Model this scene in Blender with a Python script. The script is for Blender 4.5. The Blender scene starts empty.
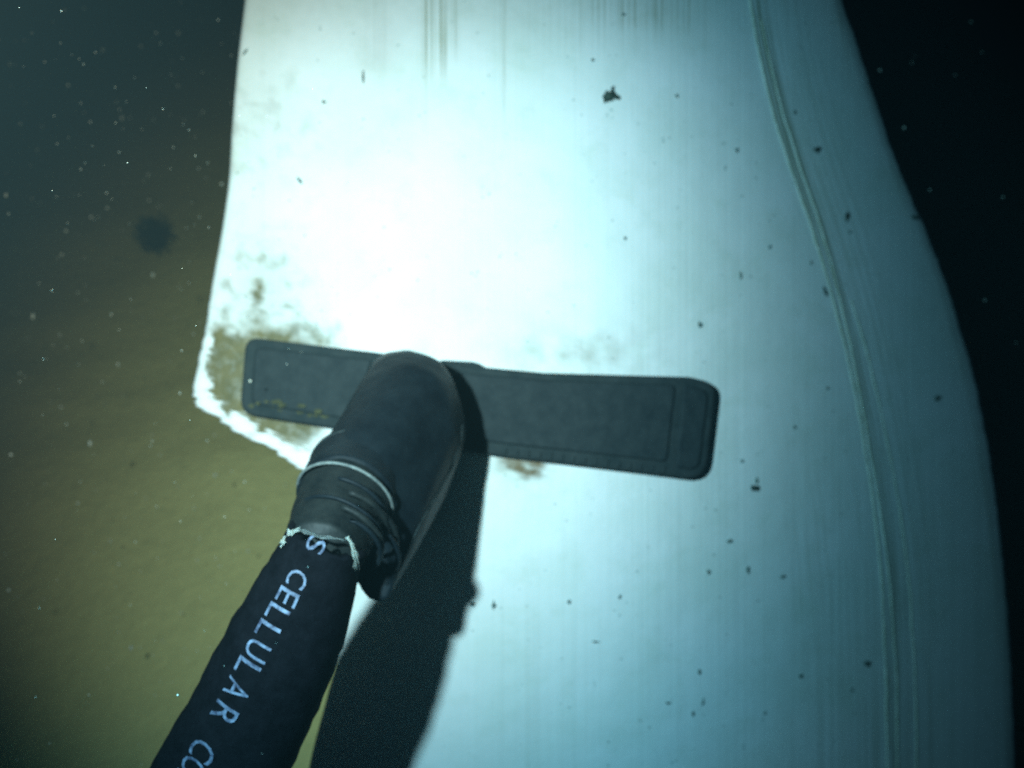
import bpy, bmesh, math, random
from mathutils import Vector, Matrix, noise
random.seed(7)
S = bpy.context.scene
C = S.collection
R = math.radians

# ------------------------------------------------------------------ camera
F = 796.0                                   # focal length in pixels
CAM_Z = 0.86
PITCH = 47.0                                # degrees below the horizon
cam_d = bpy.data.cameras.new("camera")
cam_d.sensor_width = 36.0
cam_d.lens = 36.0 * F / 1024.0
cam_d.clip_start = 0.01
cam_d.clip_end = 100.0
cam_d.dof.use_dof = True
cam_d.dof.focus_distance = 0.30
cam_d.dof.aperture_fstop = 8.5
cam = bpy.data.objects.new("camera", cam_d)
C.objects.link(cam)
cam.location = (0, 0, CAM_Z)
cam.rotation_euler = (R(90 - PITCH), 0, 0)
S.camera = cam
MW = Matrix.Translation((0, 0, CAM_Z)) @ Matrix.Rotation(R(90 - PITCH), 4, 'X')
MR = MW.to_3x3()

def at(px, py, d):
    """point seen at (px, py) of the photograph, d metres deep"""
    return MW @ Vector(((px - 512) / F * d, -(py - 384) / F * d, -d))

# ------------------------------------------------------------------ dark water all round, no daylight reaches here
wd = bpy.data.worlds.new("World")
S.world = wd
wd.use_nodes = True
bg = wd.node_tree.nodes['Background']
bg.inputs[0].default_value = (0.08, 0.26, 0.72, 1)
bg.inputs[1].default_value = 0.009

# ------------------------------------------------------------------ the dive lamp left of the camera
# a wide bluish flood, plus a warm spot added there for the hot centre
def beam(name, watts, col, cone, local, target):
    ld = bpy.data.lights.new(name, 'SPOT')
    ld.energy = watts
    ld.color = col
    ld.spot_size = R(cone)
    ld.spot_blend = 1.0
    ld.shadow_soft_size = 0.011
    lamp = bpy.data.objects.new(name, ld)
    C.objects.link(lamp)
    lamp.location = MW @ Vector(local)
    aim = at(*target) - lamp.location
    lamp.rotation_euler = aim.to_track_quat('-Z', 'Y').to_euler()
beam('dive_lamp_flood', 23.0, (0.25, 0.75, 1.0), 86, (-0.156, 0.085, 0.02), (540, 420, 0.62))
beam('dive_lamp_spot', 16.5, (1.0, 0.97, 0.72), 68, (-0.156, 0.085, 0.02), (325, 320, 0.62))

S.view_settings.view_transform = 'Standard'
S.view_settings.look = 'None'
S.view_settings.exposure = 0.0
S.view_settings.gamma = 1.0
S.render.filter_size = 2.2
S.cycles.use_denoising = False
S.cycles.sample_clamp_indirect = 0.6
S.cycles.sample_clamp_direct = 6.0

# ------------------------------------------------------------------ materials
def mat(name, base, rough=0.6, spec=0.5):
    m = bpy.data.materials.new(name)
    m.use_nodes = True
    b = m.node_tree.nodes['Principled BSDF']
    b.inputs['Base Color'].default_value = (*base, 1)
    b.inputs['Roughness'].default_value = rough
    b.inputs['Specular IOR Level'].default_value = spec
    return m, m.node_tree, b

def N(t, kind, **kw):
    n = t.nodes.new(kind)
    for k, v in kw.items():
        setattr(n, k, v)
    return n

def ramp(t, src, stops):
    r = N(t, 'ShaderNodeValToRGB')
    e = r.color_ramp.elements
    while len(e) < len(stops):
        e.new(0.5)
    for i, (p, c) in enumerate(stops):
        e[i].position = p
        e[i].color = (*c, 1) if len(c) == 3 else c
    t.links.new(src, r.inputs[0])
    return r.outputs[0]

def mixc(t, fac, a, b, mode='MIX'):
    n = N(t, 'ShaderNodeMix', data_type='RGBA', blend_type=mode)
    if isinstance(fac, (int, float)):
        n.inputs[0].default_value = fac
    else:
        t.links.new(fac, n.inputs[0])
    for s, v in ((6, a), (7, b)):
        if isinstance(v, tuple):
            n.inputs[s].default_value = (*v, 1)
        else:
            t.links.new(v, n.inputs[s])
    return n.outputs[2]

def noise_n(t, vec, scale, detail=3, rough=0.55):
    n = N(t, 'ShaderNodeTexNoise')
    n.inputs['Scale'].default_value = scale
    n.inputs['Detail'].default_value = detail
    n.inputs['Roughness'].default_value = rough
    if vec is not None:
        t.links.new(vec, n.inputs['Vector'])
    return n.outputs[0]

def math_n(t, op, a, b=None):
    n = N(t, 'ShaderNodeMath', operation=op)
    for i, v in enumerate((a, b)):
        if v is None:
            continue
        if isinstance(v, (int, float)):
            n.inputs[i].default_value = v
        else:
            t.links.new(v, n.inputs[i])
    return n.outputs[0]

def bump(t, b, h, strength, dist):
    n = N(t, 'ShaderNodeBump')
    n.inputs['Strength'].default_value = strength
    n.inputs['Distance'].default_value = dist
    t.links.new(h, n.inputs['Height'])
    t.links.new(n.outputs[0], b.inputs['Normal'])

# seabed: olive silt
m_silt, t, b = mat('olive_silt', (0.25, 0.27, 0.10), 0.95, 0.1)
co = N(t, 'ShaderNodeTexCoord').outputs['Object']
n1 = noise_n(t, co, 1.6, 4)
n2 = noise_n(t, co, 55, 5, 0.7)
c1 = ramp(t, n1, [(0.30, (0.52, 0.48, 0.19)), (0.70, (0.62, 0.56, 0.23))])
c2 = mixc(t, 0.22, c1, ramp(t, n2, [(0.3, (0.36, 0.34, 0.15)), (0.7, (0.72, 0.65, 0.28))]))
t.links.new(c2, b.inputs['Base Color'])
bump(t, b, n2, 0.5, 0.01)

# fin paint: worn white with growth, scratches, streaks
m_fin, t, b = mat('worn_white_paint', (0.78, 0.80, 0.78), 0.55, 0.35)
def attr(t, name):
    n = N(t, 'ShaderNodeAttribute', attribute_name=name)
    return n
a_uv = attr(t, 'plate_co').outputs['Vector']       # x,y across and along the fin, z from the seam
a_st = attr(t, 'stain').outputs['Fac']
a_sc = attr(t, 'scratch').outputs['Fac']
a_ch = attr(t, 'chip').outputs['Fac']
a_ts = attr(t, 'topstreak').outputs['Fac']
a_rs = attr(t, 'rust').outputs['Fac']
mp = N(t, 'ShaderNodeMapping'); mp.inputs['Scale'].default_value = (1, 0.0035, 0)
t.links.new(a_uv, mp.inputs[0])
sep = N(t, 'ShaderNodeSeparateXYZ'); t.links.new(a_uv, sep.inputs[0])
seamv = N(t, 'ShaderNodeCombineXYZ')
t.links.new(sep.outputs[2], seamv.inputs[0])
t.links.new(math_n(t, 'MULTIPLY', sep.outputs[1], 0.012), seamv.inputs[1])
flat = N(t, 'ShaderNodeCombineXYZ')
t.links.new(sep.outputs[0], flat.inputs[0]); t.links.new(sep.outputs[1], flat.inputs[1])
big = noise_n(t, flat.outputs[0], 9, 5, 0.6)
base = ramp(t, big, [(0.30, (0.70, 0.75, 0.70)), (0.62, (0.80, 0.82, 0.80))])
# cloudy film of growth
film = ramp(t, noise_n(t, flat.outputs[0], 24, 6, 0.7), [(0.52, (0, 0, 0)), (0.74, (1, 1, 1))])
base = mixc(t, math_n(t, 'MULTIPLY', film, 0.34), base, (0.50, 0.58, 0.46))
# tiny pin specks
vor = N(t, 'ShaderNodeTexVoronoi', feature='F1'); vor.inputs['Scale'].default_value = 95
t.links.new(flat.outputs[0], vor.inputs['Vector'])
gate = ramp(t, noise_n(t, flat.outputs[0], 60, 2), [(0.52, (0, 0, 0)), (0.60, (1, 1, 1))])
pin = ramp(t, vor.outputs['Distance'], [(0.06, (1, 1, 1)), (0.17, (0, 0, 0))])
base = mixc(t, math_n(t, 'MULTIPLY', math_n(t, 'MULTIPLY', pin, gate), 0.60), base, (0.16, 0.22, 0.19))
# faint vertical brush lines everywhere
brush = noise_n(t, mp.outputs[0], 210, 3, 0.6)
bl = ramp(t, brush, [(0.56, (0, 0, 0)), (0.72, (1, 1, 1))])
base = mixc(t, math_n(t, 'MULTIPLY', bl, 0.11), base, (0.40, 0.46, 0.36))
# vertical streaks where the paint is scraped (top edge, and lower right)
ts = noise_n(t, mp.outputs[0], 330, 3, 0.65)
tsm = ramp(t, ts, [(0.47, (0, 0, 0)), (0.60, (1, 1, 1))])
base = mixc(t, math_n(t, 'MULTIPLY', tsm, a_ts), base, (0.20, 0.20, 0.09))
# scratches that run along the seam
sl = noise_n(t, seamv.outputs[0], 260, 3, 0.65)
slm = ramp(t, sl, [(0.46, (0, 0, 0)), (0.60, (1, 1, 1))])
base = mixc(t, math_n(t, 'MULTIPLY', slm, a_sc), base, (0.20, 0.22, 0.12))
# olive growth and rusty smears
sn = noise_n(t, flat.outputs[0], 70, 6, 0.75)
stm = math_n(t, 'MULTIPLY', a_st, math_n(t, 'ADD', math_n(t, 'MULTIPLY', sn, 1.2), 0.45))
stm.node.use_clamp = True
stc = ramp(t, noise_n(t, flat.outputs[0], 38, 5, 0.7), [(0.32, (0.085, 0.08, 0.03)), (0.62, (0.15, 0.125, 0.045)), (0.85, (0.22, 0.18, 0.09))])
base = mixc(t, stm, base, stc)
rsm = math_n(t, 'MULTIPLY', a_rs, math_n(t, 'ADD', sn, 0.45)); rsm.node.use_clamp = True
base = mixc(t, rsm, base, (0.14, 0.095, 0.04))
base = mixc(t, a_ch, base, (0.86, 0.87, 0.84))
t.links.new(base, b.inputs['Base Color'])
bump(t, b, math_n(t, 'ADD', brush, sn), 0.18, 0.002)

def plastic(name, a, c, rough, scale=60, bs=0.25, spec=0.2):
    m, t, b = mat(name, a, rough, spec)
    co = N(t, 'ShaderNodeTexCoord').outputs['Object']
    n = noise_n(t, co, scale, 5, 0.7)
    t.links.new(ramp(t, n, [(0.35, a), (0.70, c)]), b.inputs['Base Color'])
    bump(t, b, n, bs, 0.003)
    return m
m_rubber = plastic('silted_black_rubber', (0.016, 0.026, 0.028), (0.032, 0.043, 0.044), 0.85, 75)
m_strip = plastic('dark_strip_rubber', (0.014, 0.023, 0.026), (0.027, 0.038, 0.040), 0.75, 95)
m_black = plastic('black_plastic', (0.002, 0.005, 0.008), (0.008, 0.014, 0.018), 0.6, 60)
m_socket = plastic('worn_dark_plastic', (0.006, 0.009, 0.010), (0.018, 0.022, 0.021), 0.55, 80)
m_socket2 = plastic('edge_highlight_plastic', (0.014, 0.022, 0.024), (0.045, 0.058, 0.058), 0.5, 150)
m_foam = plastic('black_foam', (0.002, 0.0025, 0.004), (0.006, 0.007, 0.010), 0.85, 120, 0.25, 0.06)
m_lip = plastic('pale_grey_edge', (0.08, 0.10, 0.10), (0.22, 0.25, 0.24), 0.45, 150)
m_tape = plastic('pale_tape', (0.40, 0.46, 0.42), (0.72, 0.76, 0.70), 0.5, 120)
m_flap = plastic('silted_tape', (0.14, 0.18, 0.15), (0.28, 0.33, 0.28), 0.7, 90)
m_seam = plastic('dirty_sealant', (0.36, 0.38, 0.28), (0.60, 0.60, 0.52), 0.8, 90)
m_dirt = plastic('dark_growth', (0.015, 0.030, 0.026), (0.06, 0.09, 0.07), 0.9, 200)
m_dirt2 = plastic('grey_green_growth', (0.06, 0.10, 0.09), (0.16, 0.20, 0.17), 0.9, 200)
m_mote = plastic('pale_mote', (0.55, 0.58, 0.48), (0.80, 0.80, 0.70), 0.8, 50)
m_smear = plastic('olive_silt_film', (0.035, 0.040, 0.020), (0.085, 0.085, 0.040), 0.9, 150)
m_print, t, b = mat('pale_blue_print', (0.46, 0.54, 0.66), 0.6)
co = N(t, 'ShaderNodeTexCoord').outputs['Object']
t.links.new(ramp(t, noise_n(t, co, 260, 4, 0.7), [(0.36, (0.03, 0.04, 0.08)), (0.66, (0.19, 0.26, 0.38))]), b.inputs['Base Color'])

def sstep(a, b_, x):
    u = max(0.0, min(1.0, (x - a) / (b_ - a)))
    return u * u * (3 - 2 * u)

# ------------------------------------------------------------------ object helpers
def link(name, bm, m, parent=None, origin=None, smooth=True):
    """mesh with world-space vertices; origin = world point of its parent's root"""
    me = bpy.data.meshes.new(name)
    if origin is not None:
        bmesh.ops.translate(bm, verts=bm.verts, vec=-Vector(origin))
    bmesh.ops.recalc_face_normals(bm, faces=bm.faces)
    bm.to_mesh(me); bm.free()
    if smooth:
        for p in me.polygons:
            p.use_smooth = True
    me.materials.append(m)
    o = bpy.data.objects.new(name, me)
    C.objects.link(o)
    if parent is not None:
        o.parent = parent
    elif origin is not None:
        o.location = origin
    return o

def thing(name, label, cat, loc):
    o = bpy.data.objects.new(name, None)
    o.empty_display_size = 0.05
    C.objects.link(o)
    o.location = loc
    o['label'] = label; o['category'] = cat
    return o

def lerp(pts, y):
    """monotone-x piecewise interpolation with smoothing (Catmull-Rom)"""
    if y <= pts[0][0]:
        return pts[0][1]
    if y >= pts[-1][0]:
        return pts[-1][1]
    for i in range(len(pts) - 1):
        if pts[i][0] <= y <= pts[i + 1][0]:
            y0, x0 = pts[i]; y1, x1 = pts[i + 1]
            h = y1 - y0; u = (y - y0) / h
            def sl(j):
                a = pts[max(0, j - 1)]; c = pts[min(len(pts) - 1, j + 1)]
                return (c[1] - a[1]) / (c[0] - a[0])
            m0, m1 = sl(i) * h, sl(i + 1) * h
            return ((2*u**3-3*u*u+1)*x0 + (u**3-2*u*u+u)*m0 + (-2*u**3+3*u*u)*x1 + (u**3-u*u)*m1)

# ------------------------------------------------------------------ seabed
bm = bmesh.new()
n = 200; L = 12.0
grid = []
for j in range(n + 1):
    row = []
    for i in range(n + 1):
        u = (i / n * 2 - 1); v = (j / n * 2 - 1)
        x = math.copysign(abs(u) ** 1.8, u) * L; y = math.copysign(abs(v) ** 1.8, v) * L + 0.8
        z = 0.035 * noise.noise(Vector((x * 0.9, y * 0.9, 3))) + 0.010 * noise.noise(Vector((x * 4, y * 4, 1)))
        z += 0.012 * noise.noise(Vector((x * 13, y * 13, 7)))
        z -= 2.6 * sstep(0.0, 1.0, (x - 0.20 - 0.16 * (y - 0.8)) / 1.5)       # bed dropped on the right, made up so that side stays dark
        row.append(bm.verts.new((x, y, z)))
    grid.append(row)
for j in range(n):
    for i in range(n):
        bm.faces.new((grid[j][i], grid[j][i+1], grid[j+1][i+1], grid[j+1][i]))
seabed = link('seabed', bm, m_silt)
seabed['kind'] = 'structure'

# ------------------------------------------------------------------ the white fin
LEFT = [(-800, 330), (-300, 276), (0, 245), (60, 238), (130, 232), (180, 229), (230, 222), (280, 213), (330, 205), (370, 197),
        (396, 193), (410, 206), (424, 226), (436, 242), (447, 264), (458, 284), (468, 303), (500, 322), (560, 334), (610, 336), (650, 339), (690, 329),
        (768, 309), (1000, 270), (1650, 250)]
SEAM = [(-800, 600), (-300, 722), (0, 752), (60, 762), (110, 774), (150, 786), (190, 800), (230, 814), (290, 832), (340, 845), (400, 858),
        (450, 867), (520, 877), (600, 884), (768, 889), (1000, 885), (1650, 850)]
RIGHT = [(-800, 640), (-300, 770), (0, 843), (50, 860), (110, 880), (150, 893), (205, 916), (260, 939), (320, 959), (380, 976), (450, 990),
         (520, 1000), (600, 1008), (680, 1013), (768, 1016), (1000, 1015), (1650, 960)]
def depth(px, py):
    d = 0.600 + 0.020 * ((px - 470) / 500.0) ** 2
    if px > 560:
        d += 0.34 * ((px - 560) / 450.0) ** 2.3
    d += 0.016 * sstep(420, 1100, py) * (py - 420) / 400
    return d
def fin_pt(px, py, lift=0.0):
    return at(px, py, depth(px, py) - lift)
rows = []
y = -800
while y < 1650:
    rows.append(y)
    if y < -20 or y > 790: y += 30
    elif 290 <= y <= 520: y += 2
    else: y += 4
rows.append(1650)
U1 = [i / 150 for i in range(151)]                      # left edge .. seam
bm = bmesh.new()
att = {k: [] for k in ('stain', 'scratch', 'chip', 'topstreak', 'rust')}
pco = []
def nz(x, y, s, z=0):
    return noise.fractal(Vector((x * s, y * s, z)), 0.7, 2.1, 4)
front, back = [], []
for y in rows:
    rag = 0
    if 395 < y < 480:
        rag = 9 * nz(0, y, 0.07, 5) + 4.0 * nz(0, y, 0.30, 9)
    elif 300 < y <= 395:
        rag = 1.6 * nz(0, y, 0.08, 5)
    xl = lerp(LEFT, y) + rag; xs = lerp(SEAM, y); xr = lerp(RIGHT, y) + 1.2 * nz(3, y, 0.05, 2)
    xsL, xsR = xs - 14, xs + 22
    cols = [xl + (xsL - xl) * u for u in U1]
    cols += [xsL + (xsR - xsL) * i / 18 for i in range(1, 19)]
    cols += [xsR + (xr - xsR) * i / 34 for i in range(1, 35)]
    fr, bk = [], []
    for ci, x in enumerate(cols):
        d = depth(x, y)
        lift = 0.0
        s = x - xs
        # slight swell beside the seam, as where two plates meet
        lift += 0.0009 * math.exp(-((s - 4) / 9.0) ** 2)
        lift += 0.0004 * nz(x, y, 0.02, 4)
        # rounded outer borders
        e = min(x - xl, 40)
        if e < 4: lift -= 0.0018 * (1 - e / 4) ** 2
        er = xr - x
        if er < 12: lift -= 0.007 * (1 - er / 12) ** 2
        # chipped corner: a bevel of bare filler along the broken edge
        ring = 0.0
        if 318 < y < 480:
            # distance to the broken edge
            best = 1e9
            for q in ((205, 330), (197, 370), (193, 397), (206, 411), (226, 424), (242, 436), (264, 447), (284, 458), (303, 468)):
                best = min(best, math.hypot(x - q[0], y - q[1]))
            w = (13 + 9 * nz(x, y, 0.06, 1) + 5 * nz(x, y, 0.22, 8)) * (0.35 + 0.65 * sstep(320, 395, y))
            if y > 430 and 236 < x < 252: w *= 0.45
            # perpendicular distance by segments
            pts = ((205, 330), (197, 370), (193, 397), (206, 411), (226, 424), (242, 436), (264, 447), (284, 458), (303, 468), (320, 500))
            for a, c in zip(pts, pts[1:]):
                ax, ay, cx, cy = *a, *c
                tt = max(0, min(1, ((x-ax)*(cx-ax) + (y-ay)*(cy-ay)) / ((cx-ax)**2 + (cy-ay)**2)))
                best = min(best, math.hypot(x - ax - tt*(cx-ax), y - ay - tt*(cy-ay)))
            if y > 440: w *= 1.25
            ring = 1 - sstep(w - 2.5, w + 2.5, best)
            lift -= 0.0012 * ring
        fr.append(bm.verts.new(at(x, y, d - lift)))
        # masks
        r1 = math.hypot((x - 260) / 92, (y - 388) / 84)
        st = 1 - sstep(0.62, 1.12, r1 + 0.28 * nz(x, y, 0.035, 2))
        up = math.exp(-(((x - 262) / 42) ** 2 + ((y - 292) / 52) ** 2)) * (0.30 + 0.9 * max(0, nz(x, y, 0.06, 7)))
        up2 = math.exp(-(((x - 262) / 50) ** 2 + ((y - 130) / 60) ** 2)) * (0.10 + 0.45 * max(0, nz(x, y, 0.05, 11)))
        up3 = 0.22 * math.exp(-((y + 10) / 55) ** 2) * (1 - sstep(640, 760, x))
        att['stain'].append(max(0, min(1, max(st * 0.95, up, up2, up3))) * (1 - ring))
        att['chip'].append(ring)
        ru = 1.8 * math.exp(-(((x - 524) / 25) ** 2 + ((y - 463) / 15) ** 2) ** 1.6) * (0.55 + 0.9 * nz(x, y, 0.07, 3))
        ru += 0.34 * math.exp(-(((x - 572) / 75) ** 2 + ((y - 352) / 26) ** 2)) * (0.6 + 0.9 * nz(x, y, 0.05, 6))
        ru += 0.14 * math.exp(-(((x - 375) / 22) ** 2 + ((y - 55) / 28) ** 2))
        att['rust'].append(max(0, min(1, ru)))
        band = math.exp(-((s - 6) / 10.0) ** 2) * 0.85
        low = sstep(330, 620, y)
        band = max(band, low * 0.34 * math.exp(-((s - 8) / 40.0) ** 2), 0.22 * sstep(0, 20, s) * (1 - sstep(40, 75, s)))
        band = max(band, low * 0.20 * math.exp(-((s + 62) / 34.0) ** 2))
        band = max(band, 0.30 * math.exp(-((xr - x - 8) / 9.0) ** 2))
        att['scratch'].append(band)
        tsv = 0
        for cx, wd_, yl, am in ((428, 6, 82, .85), (442, 7, 78, .9), (455, 5, 60, .6), (378, 12, 70, .22), (640, 60, 34, .6), (652, 4, 26, 1), (668, 5, 22, .8), (688, 4, 36, .8), (600, 16, 16, .5), (706, 4, 60, .4), (503, 2.5, 135, .45), (425, 2.5, 140, .30), (620, 90, 60, .2), (497, 4, 700, 0)):
            tsv = max(tsv, am * math.exp(-((x - cx) / wd_) ** 2) * (1 - sstep(yl * 0.5, yl * 1.25, y)))
        tsv = max(tsv, 0.08 * math.exp(-((x - 540) / 70) ** 2) * sstep(560, 640, y))
        att['topstreak'].append(tsv)
        pco.append((x / 1000.0, -y / 1000.0, s / 1000.0))
    for ci, x in enumerate(cols):
        d = depth(x, y)
        bk.append(bm.verts.new(at(x, y, d) + MR @ Vector((0, 0, -0.016))))
        for k in att: att[k].append(0.0)
        pco.append((x / 1000.0, -y / 1000.0, 0.3))
    front.append(fr); back.append(bk)
nc = len(front[0])
for j in range(len(rows) - 1):
    for i in range(nc - 1):
        bm.faces.new((front[j][i], front[j+1][i], front[j+1][i+1], front[j][i+1]))
        bm.faces.new((back[j][i], back[j][i+1], back[j+1][i+1], back[j+1][i]))
    bm.faces.new((front[j][0], back[j][0], back[j+1][0], front[j+1][0]))
    bm.faces.new((front[j][-1], front[j+1][-1], back[j+1][-1], back[j][-1]))
for i in range(nc - 1):
    bm.faces.new((front[0][i], front[0][i+1], back[0][i+1], back[0][i]))
    bm.faces.new((front[-1][i], back[-1][i], back[-1][i+1], front[-1][i+1]))
fin_root = at(600, 1500, depth(600, 1500))
fin = thing('hull_fin', 'curved white painted fin with chipped stained corner and scraped seam, behind the black tool', 'fin', fin_root)
bm.verts.ensure_lookup_table()
plate = link('plate', bm, m_fin, fin, fin_root)
me = plate.data
for k, v in att.items():
    a = me.attributes.new(k, 'FLOAT', 'POINT'); a.data.foreach_set('value', v)
a = me.attributes.new('plate_co', 'FLOAT_VECTOR', 'POINT'); a.data.foreach_set('vector', [c for p in pco for c in p])

# sealant beads along the seam, thin raised strips
def bead(off, w, h, y0, y1):
    bm = bmesh.new(); prev = None
    y = y0
    while y <= y1:
        x = lerp(SEAM, y) + off(y) + 0.8 * nz(off(y), y, 0.03, 3)
        ww = w * (0.85 + 0.5 * nz(x, y, 0.04, 2))
        hh = h * (0.9 + 0.6 * nz(x, y, 0.06, 6))
        r = []
        for k in range(5):
            a_ = math.pi * k / 4
            px = x - math.cos(a_) * ww
            r.append(bm.verts.new(fin_pt(px, y, 0.0008 * math.exp(-((px - lerp(SEAM, y) - 4) / 7.0) ** 2) + (0.0006 if 0 < k < 4 else -0.001) * 1 + hh * math.sin(a_))))
        if prev:
            for k in range(4):
                bm.faces.new((prev[k], r[k], r[k+1], prev[k+1]))
            bm.faces.new((prev[4], r[4], r[0], prev[0]))
        prev = r; y += 6
    return link('sealant_bead', bm, m_seam, fin, fin_root)
bead(lambda y: -1.0, 1.7, 0.0007, -120, 900)
bead(lambda y: 6.5 + 3 * math.sin(y / 90.0), 1.6, 0.0006, 20, 860)
bead(lambda y: 14 + 14 * sstep(120, 700, y), 1.1, 0.0004, 300, 880)

# specks of growth stuck on the paint
def speck(px, py, r, ry=None, ang=0, seed=0, op=1.0):
    ry = ry or r
    rnd = random.Random(seed * 31 + int(px) * 7 + int(py))
    bm = bmesh.new()
    k = 12
    ring = []; inner = []
    for i in range(k):
        a_ = 2 * math.pi * i / k
        rr = rnd.uniform(0.55, 1.25)
        dx, dy = math.cos(a_) * r * rr, math.sin(a_) * ry * rr
        ca, sa = math.cos(ang), math.sin(ang)
        X, Y = px + dx * ca - dy * sa, py + dx * sa + dy * ca
        ring.append(bm.verts.new(fin_pt(X, Y, 0.0001)))
        inner.append(bm.verts.new(fin_pt(px + (X - px) * 0.55, py + (Y - py) * 0.55, 0.0009 + 0.0016 * rnd.random() + 0.0001 * r)))
    c = bm.verts.new(fin_pt(px, py, 0.0024))
    for i in range(k):
        j = (i + 1) % k
        bm.faces.new((ring[i], ring[j], inner[j], inner[i])); bm.faces.new((inner[i], inner[j], c))
    return link('growth_speck', bm, m_dirt if seed in (0, 1, 2, 3, 4, 5, 6, 9, 19) else m_dirt2, fin, fin_root)
for i, q in enumerate([(610, 96, 7.5, 6.5), (607, 99, 4.5, 4.5, 0.5), (613, 89, 2.2, 3.5, 0.3), (617, 98, 4.5, 2.6, 0.2), (818, 150, 4.5, 3.5), (847, 217, 3, 6), (826, 292, 2.6, 6.5, -0.4), (737, 150, 2.5), (700, 325, 2.4, 4),
        (755, 488, 5, 3.5), (757, 480, 1.6, 4), (363, 77, 1.6, 6), (300, 181, 1.8, 4.5, -0.7), (625, 238, 1.8), (770, 247, 2), (677, 96, 2), (593, 60, 2), (795, 112, 2.2),
        (494, 605, 2.2, 4.5), (473, 604, 2.4), (730, 541, 3, 2.5), (748, 570, 2, 3.5), (783, 577, 3.4, 2), (569, 602, 1.8, 3), (620, 597, 1.6, 2.6), (709, 572, 2.4, 3), (801, 676, 2.8),
        (938, 398, 3.5), (795, 427, 2), (828, 388, 1.8), (742, 461, 2), (765, 713, 2), (245, 52, 1.2, 5, 0.6), (324, 102, 3.2, 1.6), (693, 714, 1.6, 3), (703, 702, 1.4, 4), (668, 703, 3, 1.4),
        (868, 664, 4), (811, 263, 1.5, 2.5), (850, 232, 2), (914, 217, 4.5, 3), (623, 14, 2.6, 1.6), (700, 672, 2, 3), (852, 690, 1.6, 3), (741, 275, 1.5, 4), (596, 642, 5, 1.2)]):
    speck(*q[:4], **({'ang': q[4]} if len(q) > 4 else {}), seed=i)

# ------------------------------------------------------------------ the black tool pressed on the fin
tool_root = at(410, 405, 0.600)
tool = thing('scrubbing_tool', 'black T-shaped hand tool with rubber head and foam wrapped handle, pressed on white fin', 'hand tool', tool_root)

cam_pos = MW.translation.copy()
def prism(name, poly, m, lo, hi, rnd=0.0, inset=0.0, parent=tool):
    """outline (image px on the fin) extruded from lift lo to lift hi, with softened top edge; lifts in m above the fin"""
    cx = sum(p[0] for p in poly) / len(poly); cy = sum(p[1] for p in poly) / len(poly)
    bm = bmesh.new()
    def shrink(k):
        out = []
        n_ = len(poly)
        for i in range(n_):
            a, c, e = poly[i - 1], poly[i], poly[(i + 1) % n_]
            tx, ty = e[0] - a[0], e[1] - a[1]
            l = math.hypot(tx, ty) or 1
            out.append((c[0] - ty / l * k, c[1] + tx / l * k))
        return out
    levels = [(0, lo), (0, hi - rnd * 0.0008), (rnd * 0.45, hi - rnd * 0.0002), (rnd, hi)] if rnd else [(0, lo), (0, hi)]
    rings = []
    for k, lift in levels:
        pts = shrink(k)
        rings.append([bm.verts.new(at(x, y, 0.600 + 0.018 * ((x - 470) / 500.0) ** 2 + (0.34 * ((x - 560) / 450.0) ** 2.3 if x > 560 else 0) * 0.75 - (lift(x, y) if callable(lift) else lift))) for x, y in pts])
    n_ = len(poly)
    for r0, r1 in zip(rings, rings[1:]):
        for i in range(n_):
            j = (i + 1) % n_
            bm.faces.new((r0[i], r0[j], r1[j], r1[i]))
    bm.faces.new(rings[-1]); bm.faces.new(list(reversed(rings[0])))
    if max(p[0] for p in poly) - min(p[0] for p in poly) > 60:
        x = 20 * math.ceil(min(p[0] for p in poly) / 20)
        while x < max(p[0] for p in poly):
            co = at(x, 400, 0.6); nrm = (at(x, 400, 0.6) - cam_pos).cross(MR @ Vector((0, 1, 0))).normalized()
            bmesh.ops.bisect_plane(bm, geom=bm.verts[:] + bm.edges[:] + bm.faces[:], plane_co=co, plane_no=nrm)
            x += 20
    return link(name, bm, m, parent, tool_root, smooth=False)

def rounded(corners, rad, seg=6, step=18):
    """outline through corners, each rounded by its radius; long sides subdivided"""
    out = []
    n_ = len(corners)
    for i in range(n_):
        p0 = Vector(corners[i - 1]); p = Vector(corners[i]); p1 = Vector(corners[(i + 1) % n_])
        r = rad[i]
        a = (p0 - p).normalized(); c = (p1 - p).normalized()
        s = p + a * r; e = p + c * r
        for k in range(seg + 1):
            u = k / seg
            q = s * (1 - u) ** 2 + p * 2 * u * (1 - u) + e * u * u
            if r or k == 0: out.append((q.x, q.y))
        e2 = p1 + (p - p1).normalized() * rad[(i + 1) % n_]
        l = (e2 - (e if r else p)).length
        m_ = int(l // step)
        st = (e if r else p)
        for k in range(1, m_):
            q = st.lerp(e2, k / m_); out.append((q.x, q.y))
    return out
# clockwise on the image (y down): inward = left normal handled in shrink
out_pad = rounded([(246, 337), (372, 352), (470, 366), (545, 373), (690, 377), (717, 384), (706, 481), (655, 475), (500, 457), (330, 428), (240, 414)],
                  [14, 4, 4, 4, 4, 14, 22, 6, 4, 4, 16])
prism('rubber_pad', out_pad, m_rubber, 0.0004, 0.0090, 3.0)
# raised clamp strip on top of the pad (left and right of the pivot)
prism('clamp_strip', rounded([(255, 347), (372, 360), (352, 420), (251, 404)], [8, 2, 2, 8]), m_strip, 0.0085, 0.0108, 2.0)
prism('clamp_strip', rounded([(452, 372), (545, 380), (676, 385), (667, 462), (505, 444), (450, 436)], [2, 3, 5, 5, 3, 2]), m_strip, 0.0085, 0.0110, 2.0)
prism('end_cap', rounded([(684, 385), (709, 391), (699, 471), (676, 467)], [4, 9, 12, 4]), m_strip, 0.0085, 0.0114, 2.0)
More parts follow.
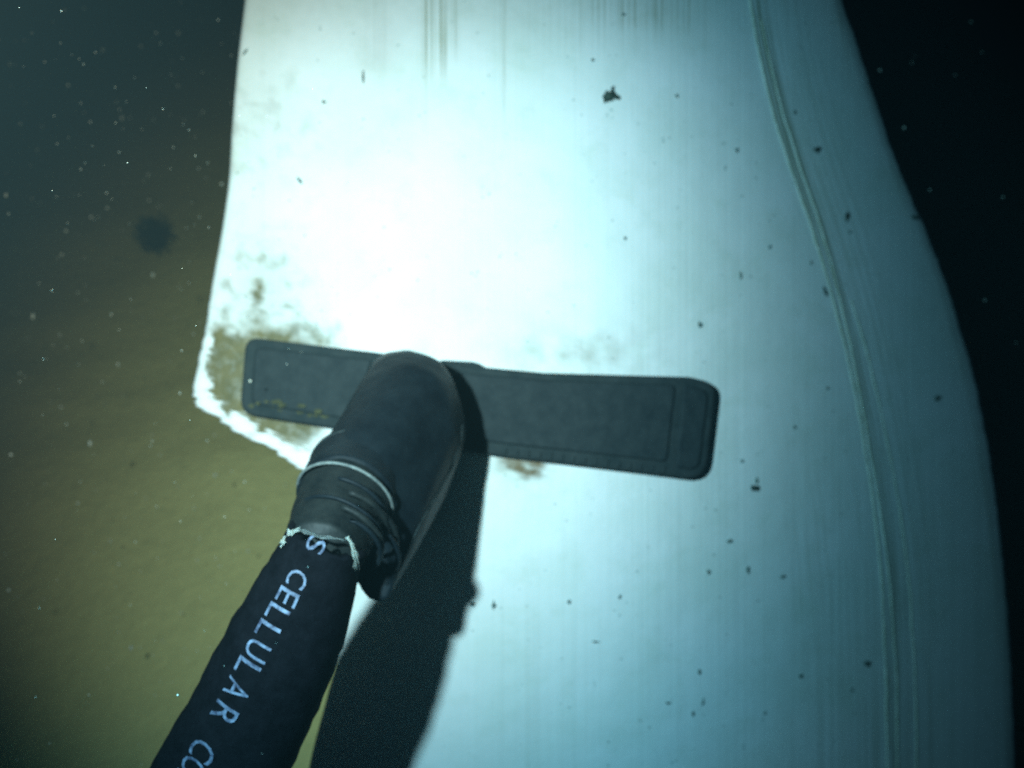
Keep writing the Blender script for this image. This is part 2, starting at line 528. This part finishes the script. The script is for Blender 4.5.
# row of small ribs along the lower lip
for i in range(15):
    x = 500 + i * 11.3
    yb = 457 + (x - 500) * 0.117
    prism('rib', [(x, yb - 9.5), (x + 7, yb - 8.8), (x + 6.4, yb - 2.5), (x - .6, yb - 3.2)], m_rubber, 0.0085, 0.0108, 0)
# olive silt caught on the low left end of the pad
for i in range(16):
    x = random.uniform(250, 325); y_ = 402 + (x - 250) * 0.16 + random.uniform(-5, 4)
    q_ = random.uniform(2.0, 5.0)
    prism('silt_patch', [(x + q_ * random.uniform(.6, 1.3) * math.cos(k * 0.785), y_ + 0.6 * q_ * random.uniform(.6, 1.3) * math.sin(k * 0.785)) for k in range(8)], m_smear, 0.0080, 0.0094 + 0.003 * (y_ < 402 + (x - 250) * 0.17), 0)
# thin tab showing above the pad beside the pivot
prism('rubber_tab', rounded([(438, 360), (478, 362), (492, 372), (440, 372)], [6, 8, 3, 2]), m_rubber, 0.0004, 0.0045, 0)

# pivot block: hull round the swivel boss and the socket collar
def ring_pts(c, axis, r, k=28, ph=0.0, sx=1.0, up=None):
    axis = axis.normalized()
    u = (up or Vector((0, 0, 1))).cross(axis).normalized(); v = axis.cross(u)
    return [c + (u * math.cos(2*math.pi*i/k + ph) * sx + v * math.sin(2*math.pi*i/k + ph)) * r for i in range(k)]
view = (MR @ Vector((0, 0, -1)))
H_TOP = at(322, 553, 0.405)          # far end of the foam sleeve
H_BOT = at(218, 768, 0.412)          # where the handle leaves the frame
ax = (H_BOT - H_TOP).normalized()
RS = 0.0209
S_VIS = (H_BOT - H_TOP).length

def on_axis(s):
    u_ = max(0.0, min(1.25, s / S_VIS))
    return H_TOP + ax * s + (MR @ Vector((0.0046, 0.0024, 0))) * math.sin(math.pi * u_ / 1.25)     # the sleeve bows a little
def sleeve_r(s):
    u_ = max(0.0, min(1.0, s / S_VIS))
    return 0.0060 * (1 - (1 - min(1, u_ / 0.5)) ** 1.6) + 0.0054 * u_
def hull(name, pts, m, bev=0.0):
    bm = bmesh.new()
    for p in pts: bm.verts.new(p)
    g = bmesh.ops.convex_hull(bm, input=bm.verts)
    dead = [v for v in bm.verts if not v.link_faces]
    bmesh.ops.delete(bm, geom=dead, context='VERTS')
    return bm
up_img = MR @ Vector((0, 1, 0))
boss_c = at(409, 404, 0.545)
OUT = [(366, 374), (374, 361), (386, 353), (408, 349.5), (428, 355), (440, 361), (452, 378), (461, 402), (466, 432), (461, 456), (444, 500), (420, 520), (350, 470), (344, 428)]
pts = []
for k_, dd in ((0.99, 0.598), (1.0, 0.560), (0.985, 0.532), (0.80, 0.512)):
    pts += [at(412 + (x - 412) * k_, 425 + (y_ - 425) * k_, dd) for x, y_ in OUT]
pts += ring_pts(at(345, 448, 0.505), view, 0.0110, 12, 0, 1.0, up_img)
# collar end, a little wider than the socket
COL = at(345, 500, 0.452)
ax2 = (H_TOP - COL).normalized()
pts += ring_pts(COL - ax2 * 0.004, ax2, 0.0240, 36)
pts += ring_pts(COL - ax2 * 0.020, ax2, 0.0255, 36)
# heel of the block, reaching down on the right side
pts += ring_pts(at(400, 530, 0.490), view, 0.0130, 16, 0, 1.0, up_img)
pts += ring_pts(at(378, 590, 0.438), view, 0.0080, 12, 0, 1.0, up_img)
bm = hull('pivot_block', pts, m_black)
pb = link('pivot_block', bm, m_black, tool, tool_root)
md = pb.modifiers.new('soft', 'REMESH'); md.mode = 'VOXEL'; md.voxel_size = 0.0022; md.use_smooth_shade = True
md = pb.modifiers.new('smooth', 'SMOOTH'); md.iterations = 4; md.factor = 0.6
tx = bpy.data.textures.new('lumps', 'CLOUDS'); tx.noise_scale = 0.030; tx.noise_depth = 2
md = pb.modifiers.new('lumps', 'DISPLACE'); md.texture = tx; md.strength = 0.0022; md.mid_level = 0.5

def tube(name, p0, p1, r0, r1, m, seg=48, rings=1, caps=True, wob=0.0, hollow=0.0):
    bm = bmesh.new()
    a = (p1 - p0)
    rs = []
    for j in range(rings + 1):
        u = j / rings
        c = p0 + a * u
        r = r0 + (r1 - r0) * u
        ring = []
        for i, p in enumerate(ring_pts(c, a, r, seg)):
            w = wob * noise.noise(p * 60) + wob * 0.5 * noise.noise(p * 170)
            ring.append(bm.verts.new(p + (p - c).normalized() * w))
        rs.append(ring)
    for x, y_ in zip(rs, rs[1:]):
        for i in range(seg):
            j = (i + 1) % seg
            bm.faces.new((x[i], x[j], y_[j], y_[i]))
    if caps:
        bm.faces.new(rs[0]); bm.faces.new(list(reversed(rs[-1])))
    return bm
def torus(c, axis, R_, r_, a0=0, a1=360, seg=48, k=8):
    bm = bmesh.new(); axis = axis.normalized()
    u = Vector((0, 0, 1)).cross(axis).normalized(); v = axis.cross(u)
    full = abs(a1 - a0) >= 360
    rs = []
    n_ = seg if full else seg + 1
    for i in range(n_):
        a_ = R(a0 + (a1 - a0) * i / seg)
        dr = u * math.cos(a_) + v * math.sin(a_)
        w = 1.0 if full else (0.25 + 0.75 * math.sin(math.pi * i / seg))
        w *= 1 + 0.25 * noise.noise(Vector((i * 0.7, 2, a0)))
        rs.append([bm.verts.new(c + dr * R_ + (dr * math.cos(2*math.pi*q/k) + axis * math.sin(2*math.pi*q/k)) * r_ * w) for q in range(k)])
    for i in range(n_ if full else n_ - 1):
        x, y_ = rs[i], rs[(i + 1) % n_]
        for q in range(k):
            p = (q + 1) % k
            bm.faces.new((x[q], y_[q], y_[p], x[p]))
    if not full:
        bm.faces.new(rs[0]); bm.faces.new(rs[-1])
    return bm
ring_ax = (ax2 * 0.9 + ax * 0.5 - view * 0.2).normalized()
collar = link('collar_rim', torus(at(345, 499, 0.450), ring_ax, 0.0280, 0.0009), m_lip, tool, tool_root)  # highlight on the lit rim is put into its lighter grey
hs_bm = tube('housing', COL - ax2 * 0.034, COL, 0.0288, 0.0278, m_black, 56, 12, True, 0.0008)
housing = link('collar_housing', hs_bm, m_black, tool, tool_root)
link('housing_lip', torus(COL - ax2 * 0.031, ax2, 0.0284, 0.0010, 0, 360, 56, 8), m_socket2, housing, tool_root)
sock = link('socket', tube('socket', COL - ax2 * 0.004, H_TOP + ax * 0.003, 0.0265, 0.0206, m_socket, 64, 16, True, 0.0014), m_socket, tool, tool_root)
# crumpled wrapping: slack folds that sag round the socket, each of its own slant and length
rw = random.Random(12)
e_r = (MR @ Vector((1, 0, 0))); e_u = up_img
for k_, (px_, py_, d_, rr, th, a0_, a1_) in enumerate([(343, 511, .440, .0252, .0012, -40, 95), (343, 519, .433, .0246, .0017, -70, 70), (341, 528, .426, .0241, .0011, -50, 150),
                                  (340, 537, .419, .0233, .0018, -80, 80), (338, 545, .413, .0227, .0013, -75, 60), (352, 530, .440, .0256, .0015, -85, 50), (356, 545, .438, .0250, .0017, -90, 30)]):
    axt = (ring_ax + e_r * rw.uniform(-.12, .12) + e_u * rw.uniform(-.12, .12)).normalized()
    bm = torus(at(px_, py_, d_), axt, rr, th, 0, 360, 48, 6)
    # keep only the slack part of the fold: angles measured in the picture, 0 = right, 90 = up
    dead = []
    cc = at(px_, py_, d_)
    for v in bm.verts:
        q_ = v.co - cc
        an = math.degrees(math.atan2(q_.dot(e_u), q_.dot(e_r)))
        if not (a0_ <= an <= a1_):
            dead.append(v)
    bmesh.ops.delete(bm, geom=dead, context='VERTS')
    bmesh.ops.holes_fill(bm, edges=bm.edges[:], sides=8)
    link('wrap_fold', bm, m_socket if k_ % 2 else m_black, tool, tool_root)
# edge highlight of the moulded block, painted as a lighter strip on its surface
bpy.context.view_layer.update()
ev = pb.evaluated_get(bpy.context.evaluated_depsgraph_get())
def surf(px, py):
    o_ = pb.matrix_world.inverted() @ cam_pos
    d_ = (at(px, py, 1.0) - cam_pos).normalized()
    ok, loc, nrm, _ = ev.ray_cast(o_, d_)
    return (pb.matrix_world @ loc, nrm) if ok else None
def edge_highlight(pts, w, m):
    pp = []
    for a_, b_ in zip(pts, pts[1:]):
        for k_ in range(6):
            pp.append((a_[0] + (b_[0]-a_[0]) * k_ / 6, a_[1] + (b_[1]-a_[1]) * k_ / 6))
    hit = [surf(*p) for p in pp]
    hit = [h for h in hit if h]
    bm = bmesh.new(); prev = None
    for i_, (p, nrm) in enumerate(hit):
        q = hit[min(i_ + 1, len(hit) - 1)][0] - hit[max(i_ - 1, 0)][0]
        side = nrm.cross(q).normalized() * w * (0.3 + 0.7 * math.sin(math.pi * i_ / (len(hit) - 1))) * rw.uniform(0.7, 1.2)
        r_ = [bm.verts.new(p - side - nrm * 0.0006), bm.verts.new(p + nrm * 0.0009), bm.verts.new(p + side - nrm * 0.0006)]
        if prev:
            for k_ in range(2): bm.faces.new((prev[k_], r_[k_], r_[k_+1], prev[k_+1]))
            bm.faces.new((prev[2], r_[2], r_[0], prev[0]))
        prev = r_
    link('moulded_edge_highlight', bm, m, pb, tool_root)
edge_highlight([(462, 425), (461, 440), (452, 466), (438, 492), (422, 520), (408, 548), (398, 572)], 0.0011, m_socket2)
# bolt head on the side of the pivot block
b0 = at(414, 446, 0.497)
link('bolt', tube('bolt', b0 + view * 0.006, b0 - view * 0.001, 0.0024, 0.0018, m_lip, 12), m_lip, tool, tool_root, smooth=False)

# foam sleeve of the handle, straight on and out of the frame
S_END = 0.62
FS = -0.008
bm = tube('foam', H_TOP, H_TOP + ax, RS, RS, m_foam, 56, 90, False, 0.0007)
for v in bm.verts:
    uu = max(0.0, min(1.0, (v.co - H_TOP).dot(ax)))
    off = v.co - (H_TOP + ax * uu)
    sv = FS + (S_END - FS) * uu ** 1.4
    v.co = on_axis(sv) + off * (1 + sleeve_r(sv) / RS)
MOUTH = on_axis(FS)
# open end: a thick torn annulus
bm.verts.ensure_lookup_table()
first = [bm.verts[i] for i in range(56)]
last = [bm.verts[len(bm.verts) - 56 + i] for i in range(56)]
for i, v in enumerate(first):
    v.co -= ax * 0.0022 * noise.noise(Vector((i * 0.5, 0, 4)))
inn = [bm.verts.new(MOUTH + (v.co - MOUTH) * 0.80 - ax * 0.0005) for v in first]
inn2 = [bm.verts.new(v.co + ax * 0.03) for v in inn]
for i in range(56):
    j = (i + 1) % 56
    bm.faces.new((first[i], inn[i], inn[j], first[j])); bm.faces.new((inn[i], inn2[i], inn2[j], inn[j]))
bm.faces.new(inn2); bm.faces.new(last)
foam = link('foam_sleeve', bm, m_foam, tool, tool_root)

# printed lettering wrapped on the foam, one mesh per letter (sub-parts of the sleeve)
cam_o = MW.translation
def proj(p):
    q = MW.inverted() @ p
    return 512 + F * q.x / -q.z, 384 - F * q.y / -q.z
u0 = Vector((0, 0, 1)).cross(ax).normalized(); v0 = ax.cross(u0)
def cyl(s, a_, lift=0.0009):
    return on_axis(s) + (u0 * math.cos(a_) + v0 * math.sin(a_)) * (RS + sleeve_r(s) + lift)
def locate(px, py):
    """(s, angle) on the sleeve seen at (px, py)"""
    best = None
    s0, s1, a0, a1 = -0.01, 0.30, -math.pi, math.pi
    for it in range(6):
        best = None
        for i in range(33):
            for j in range(33):
                s = s0 + (s1 - s0) * i / 32; a_ = a0 + (a1 - a0) * j / 32
                p = cyl(s, a_)
                nrm = (p - on_axis(s))
                if nrm.dot(cam_o - p) <= 0: continue
                x, y_ = proj(p)
                e = (x - px) ** 2 + (y_ - py) ** 2
                if best is None or e < best[0]: best = (e, s, a_)
        ds, da = (s1 - s0) / 8, (a1 - a0) / 8
        s0, s1, a0, a1 = best[1] - ds, best[1] + ds, best[2] - da, best[2] + da
    return best[1], best[2]
LET = [('S', 319, 547), ('C', 299, 580), ('E', 288.5, 598), ('L', 277.5, 614), ('L', 267, 631), ('U', 256, 650), ('L', 245.5, 668), ('A', 235, 689), ('R', 222, 713),
       ('C', 199, 749), ('O', 186, 769), ('R', 172, 793)]
locs = [locate(x, y_) for _, x, y_ in LET[:10]]
# text runs along a straight line on the sleeve
ang = sum(l[1] for l in locs) / len(locs)
for idx, (ch, px, py) in enumerate(LET):
    if idx < 10:
        s, a_ = locs[idx]
        a_ = a_ * 0.6 + ang * 0.4
    else:
        s += 0.0088
    tc = bpy.data.curves.new('letter', 'FONT'); tc.body = ch; tc.size = 1.0; tc.resolution_u = 3
    to = bpy.data.objects.new('tmp', tc)
    me0 = bpy.data.meshes.new_from_object(to)
    bpy.data.objects.remove(to)
    xs_ = [v.co.x for v in me0.vertices]; ys_ = [v.co.y for v in me0.vertices]
    w0, w1, h0, h1 = min(xs_), max(xs_), min(ys_), max(ys_)
    bm = bmesh.new(); bm.from_mesh(me0)
    bmesh.ops.solidify(bm, geom=bm.faces[:], thickness=0.02) if False else None
    for _ in range(3):
        long = [e for e in bm.edges if e.calc_length() > 0.12]
        if long: bmesh.ops.subdivide_edges(bm, edges=long, cuts=1)
        bmesh.ops.triangulate(bm, faces=bm.faces)
    capH = 0.0090; W = 0.0086
    fx = W / max(w1 - w0, 0.45)
    # which way is 'letter up' round the sleeve: towards the lower right of the picture
    xa, ya = proj(cyl(s, a_ + 0.1)); xb, yb = proj(cyl(s, a_))
    sg = 1 if ((xa - xb) * 0.859 + (ya - yb) * 0.512) > 0 else -1
    bev = noise
    for v in bm.verts:
        tx = (v.co.x - (w0 + w1) / 2) * fx
        ty = ((v.co.y - h0) / (h1 - h0) - 0.5) * capH
        v.co = cyl(s + tx, a_ + sg * ty / RS, 0.0010)
    o = link('letter', bm, m_print, foam, tool_root)
    bpy.data.meshes.remove(me0)

# torn tape round the mouth of the sleeve, catching the light
def patch(name, quad, m, thick=0.0006, parent=tool, n_=6, seed=1, lift=0.0014):
    """small curled piece lying on the sleeve; quad = pairs (s, angle)"""
    bm = bmesh.new(); rnd = random.Random(seed)
    g = []
    for i in range(n_ + 1):
        r = []
        for j in range(n_ + 1):
            u, v = i / n_, j / n_
            s = (quad[0][0]*(1-u) + quad[1][0]*u)*(1-v) + (quad[3][0]*(1-u) + quad[2][0]*u)*v
            a_ = (quad[0][1]*(1-u) + quad[1][1]*u)*(1-v) + (quad[3][1]*(1-u) + quad[2][1]*u)*v
            ed = 1 if (i in (0, n_) or j in (0, n_)) else 0
            r.append(bm.verts.new(cyl(s + ed * rnd.uniform(-.0010, .0010), a_ + ed * rnd.uniform(-.04, .04), lift + rnd.uniform(0, .0007))))
        g.append(r)
    fs = []
    for i in range(n_):
        for j in range(n_):
            fs.append(bm.faces.new((g[i][j], g[i+1][j], g[i+1][j+1], g[i][j+1])))
    bmesh.ops.solidify(bm, geom=fs, thickness=thick)
    return link(name, bm, m, parent, tool_root, smooth=False)
def q_at(pts):
    return [locate(*p) for p in pts]
patch('tape_scrap', q_at([(347, 536), (353, 541), (358, 568), (354, 570)]), m_tape, seed=2)  # reflection on this strip of tape is put into its pale colour
patch('tape_scrap', q_at([(288, 531), (300, 528), (300, 532), (290, 537)]), m_tape, seed=3)
patch('tape_scrap', q_at([(282, 541), (287, 536), (287, 542), (283, 547)]), m_tape, seed=4)
patch('tape_scrap', q_at([(300, 529), (346, 538), (345, 540), (301, 531)]), m_lip, seed=5)
# ------------------------------------------------------------------ drifting motes
bm = bmesh.new()
def mote(px, py, d, r_px, tall=1.0):
    r = r_px / F * d
    g = bmesh.ops.create_icosphere(bm, subdivisions=1, radius=r)
    rot = Matrix.Rotation(random.uniform(0, 3), 3, 'Z')
    c = at(px, py, d)
    for v in g['verts']:
        v.co = MR @ (Vector((v.co.x, v.co.y * tall, v.co.z)) * random.uniform(0.6, 1.2)) + c
for q in [(178, 33, 1.0, 1.9), (103, 50, .9, 1.7), (141, 46, 1.0, 1.7), (10, 64, .8, 1.8), (68, 85, .8, 1.8), (178, 86, 1.0, 1.5), (122, 118, 1, 1.5, 1.8), (148, 175, 1, 1.2, 1.6), (149, 200, 1, 1.2),
          (107, 208, .9, 1.6), (91, 217, .9, 1.6), (66, 231, .9, 1.6), (62, 254, .9, 1.3), (153, 275, .9, 1.9, 1.5), (33, 316, .8, 1.6, 2.2), (62, 255, .9, 1.4), (60, 335, .9, 1.3), (118, 364, .8, 1.2),
          (61, 407, .9, 1.8), (90, 443, .8, 1.8, 1.7), (11, 455, .7, 1.8), (215, 475, .9, 1.3, 1.8), (20, 373, .8, 1.4), (248, 551, .9, 1.3, 1.5), (110, 541, .9, 1.3, 1.5), (9, 590, .7, 1.8), (131, 648, .8, 1.6, 1.6),
          (181, 613, .9, 1.2), (163, 641, .9, 1.2), (78, 503, .8, 1.4), (6, 195, .7, 1.5, 1.6), (222, 184, .8, 1.8, .7), (904, 128, .8, 1.5), (930, 190, .8, .9), (1003, 197, .8, 1.1), (955, 75, .9, .9), (880, 70, .8, .9, 2),
          (971, 22, .9, 1.2), (985, 300, .9, 1.1), (130, 118, .9, 1.0), (84, 8, .9, 1.3), (203, 112, .9, 1.0), (37, 150, .9, 1.2), (160, 455, .9, 1.0), (197, 560, .9, 1.1), (20, 124, .8, 1.2), (24, 40, .8, 1.1)]:
    mote(*q)
for i in range(26):
    mote(random.uniform(-20, 330), random.uniform(-20, 780), random.uniform(0.2, 0.3), random.uniform(0.25, 0.5))
for i in range(900):
    d = random.uniform(0.5, 1.25)
    mote(random.uniform(-150, 330), random.uniform(-60, 830), d, random.uniform(0.3, 0.75), random.uniform(0.8, 2.2))
for i in range(16):
    mote(random.uniform(820, 1150), random.uniform(-60, 830), random.uniform(0.8, 1.3), random.uniform(0.35, 0.9), random.uniform(0.8, 1.6))
# specks drifting just before the tool
for q in [(352, 423, .50, 1.6), (463, 492, .56, 1.0, .7), (440, 504, .56, 1.3, .7), (413, 447, .48, 1.3), (388, 621, .56, 1.6), (363, 724, .55, 2.2), (250, 381, .55, 1.6), (178, 695, .26, 1.4)]:
    mote(*q)
motes = link('drifting_motes', bm, m_mote)
motes['kind'] = 'stuff'
motes['label'] = 'pale specks of silt drifting in the dark green water'

# dark tuft of weed lying on the seabed on the left
bm = bmesh.new()
dirw = (at(152, 233, 1.0) - MW.translation)
wc = MW.translation + dirw * ((CAM_Z - 0.022) / -dirw.z)
for i in range(900):
    dr = Vector((random.gauss(0, 1), random.gauss(0, 1), random.gauss(0, 1)))
    p = wc + MR @ Vector((dr.x * 0.012, dr.y * 0.014, dr.z * 0.010))
    a_ = Vector((random.gauss(0, 1), random.gauss(0, 1), random.gauss(0, 1))).normalized()
    b_ = a_.orthogonal().normalized()
    l = random.uniform(0.002, 0.005)
    vs = [bm.verts.new(p + a_ * l), bm.verts.new(p + b_ * l * 0.5), bm.verts.new(p - a_ * l), bm.verts.new(p - b_ * l * 0.5)]
    bm.faces.new(vs)
weed = link('weed_tuft', bm, m_dirt, None, wc, smooth=False)
weed['label'] = 'small blurry dark tuft of weed on the seabed left of the white fin'
weed['category'] = 'weed'

# ------------------------------------------------------------------ murky water
bm = bmesh.new()
bmesh.ops.create_cube(bm, size=1.0)
for v in bm.verts:
    v.co = Vector((v.co.x * 25, v.co.y * 25 + 0.8, -3.8 + (v.co.z + 0.5) * 6.8))
mv = bpy.data.materials.new('murky_water'); mv.use_nodes = True
t = mv.node_tree; t.nodes.remove(t.nodes['Principled BSDF'])
pv = N(t, 'ShaderNodeVolumePrincipled')
pv.inputs['Color'].default_value = (0.62, 0.84, 0.82, 1)
pv.inputs['Density'].default_value = 0.13
pv.inputs['Anisotropy'].default_value = 0.45
t.links.new(pv.outputs[0], t.nodes['Material Output'].inputs['Volume'])
hz = link('haze', bm, mv, smooth=False)
hz['kind'] = 'stuff'
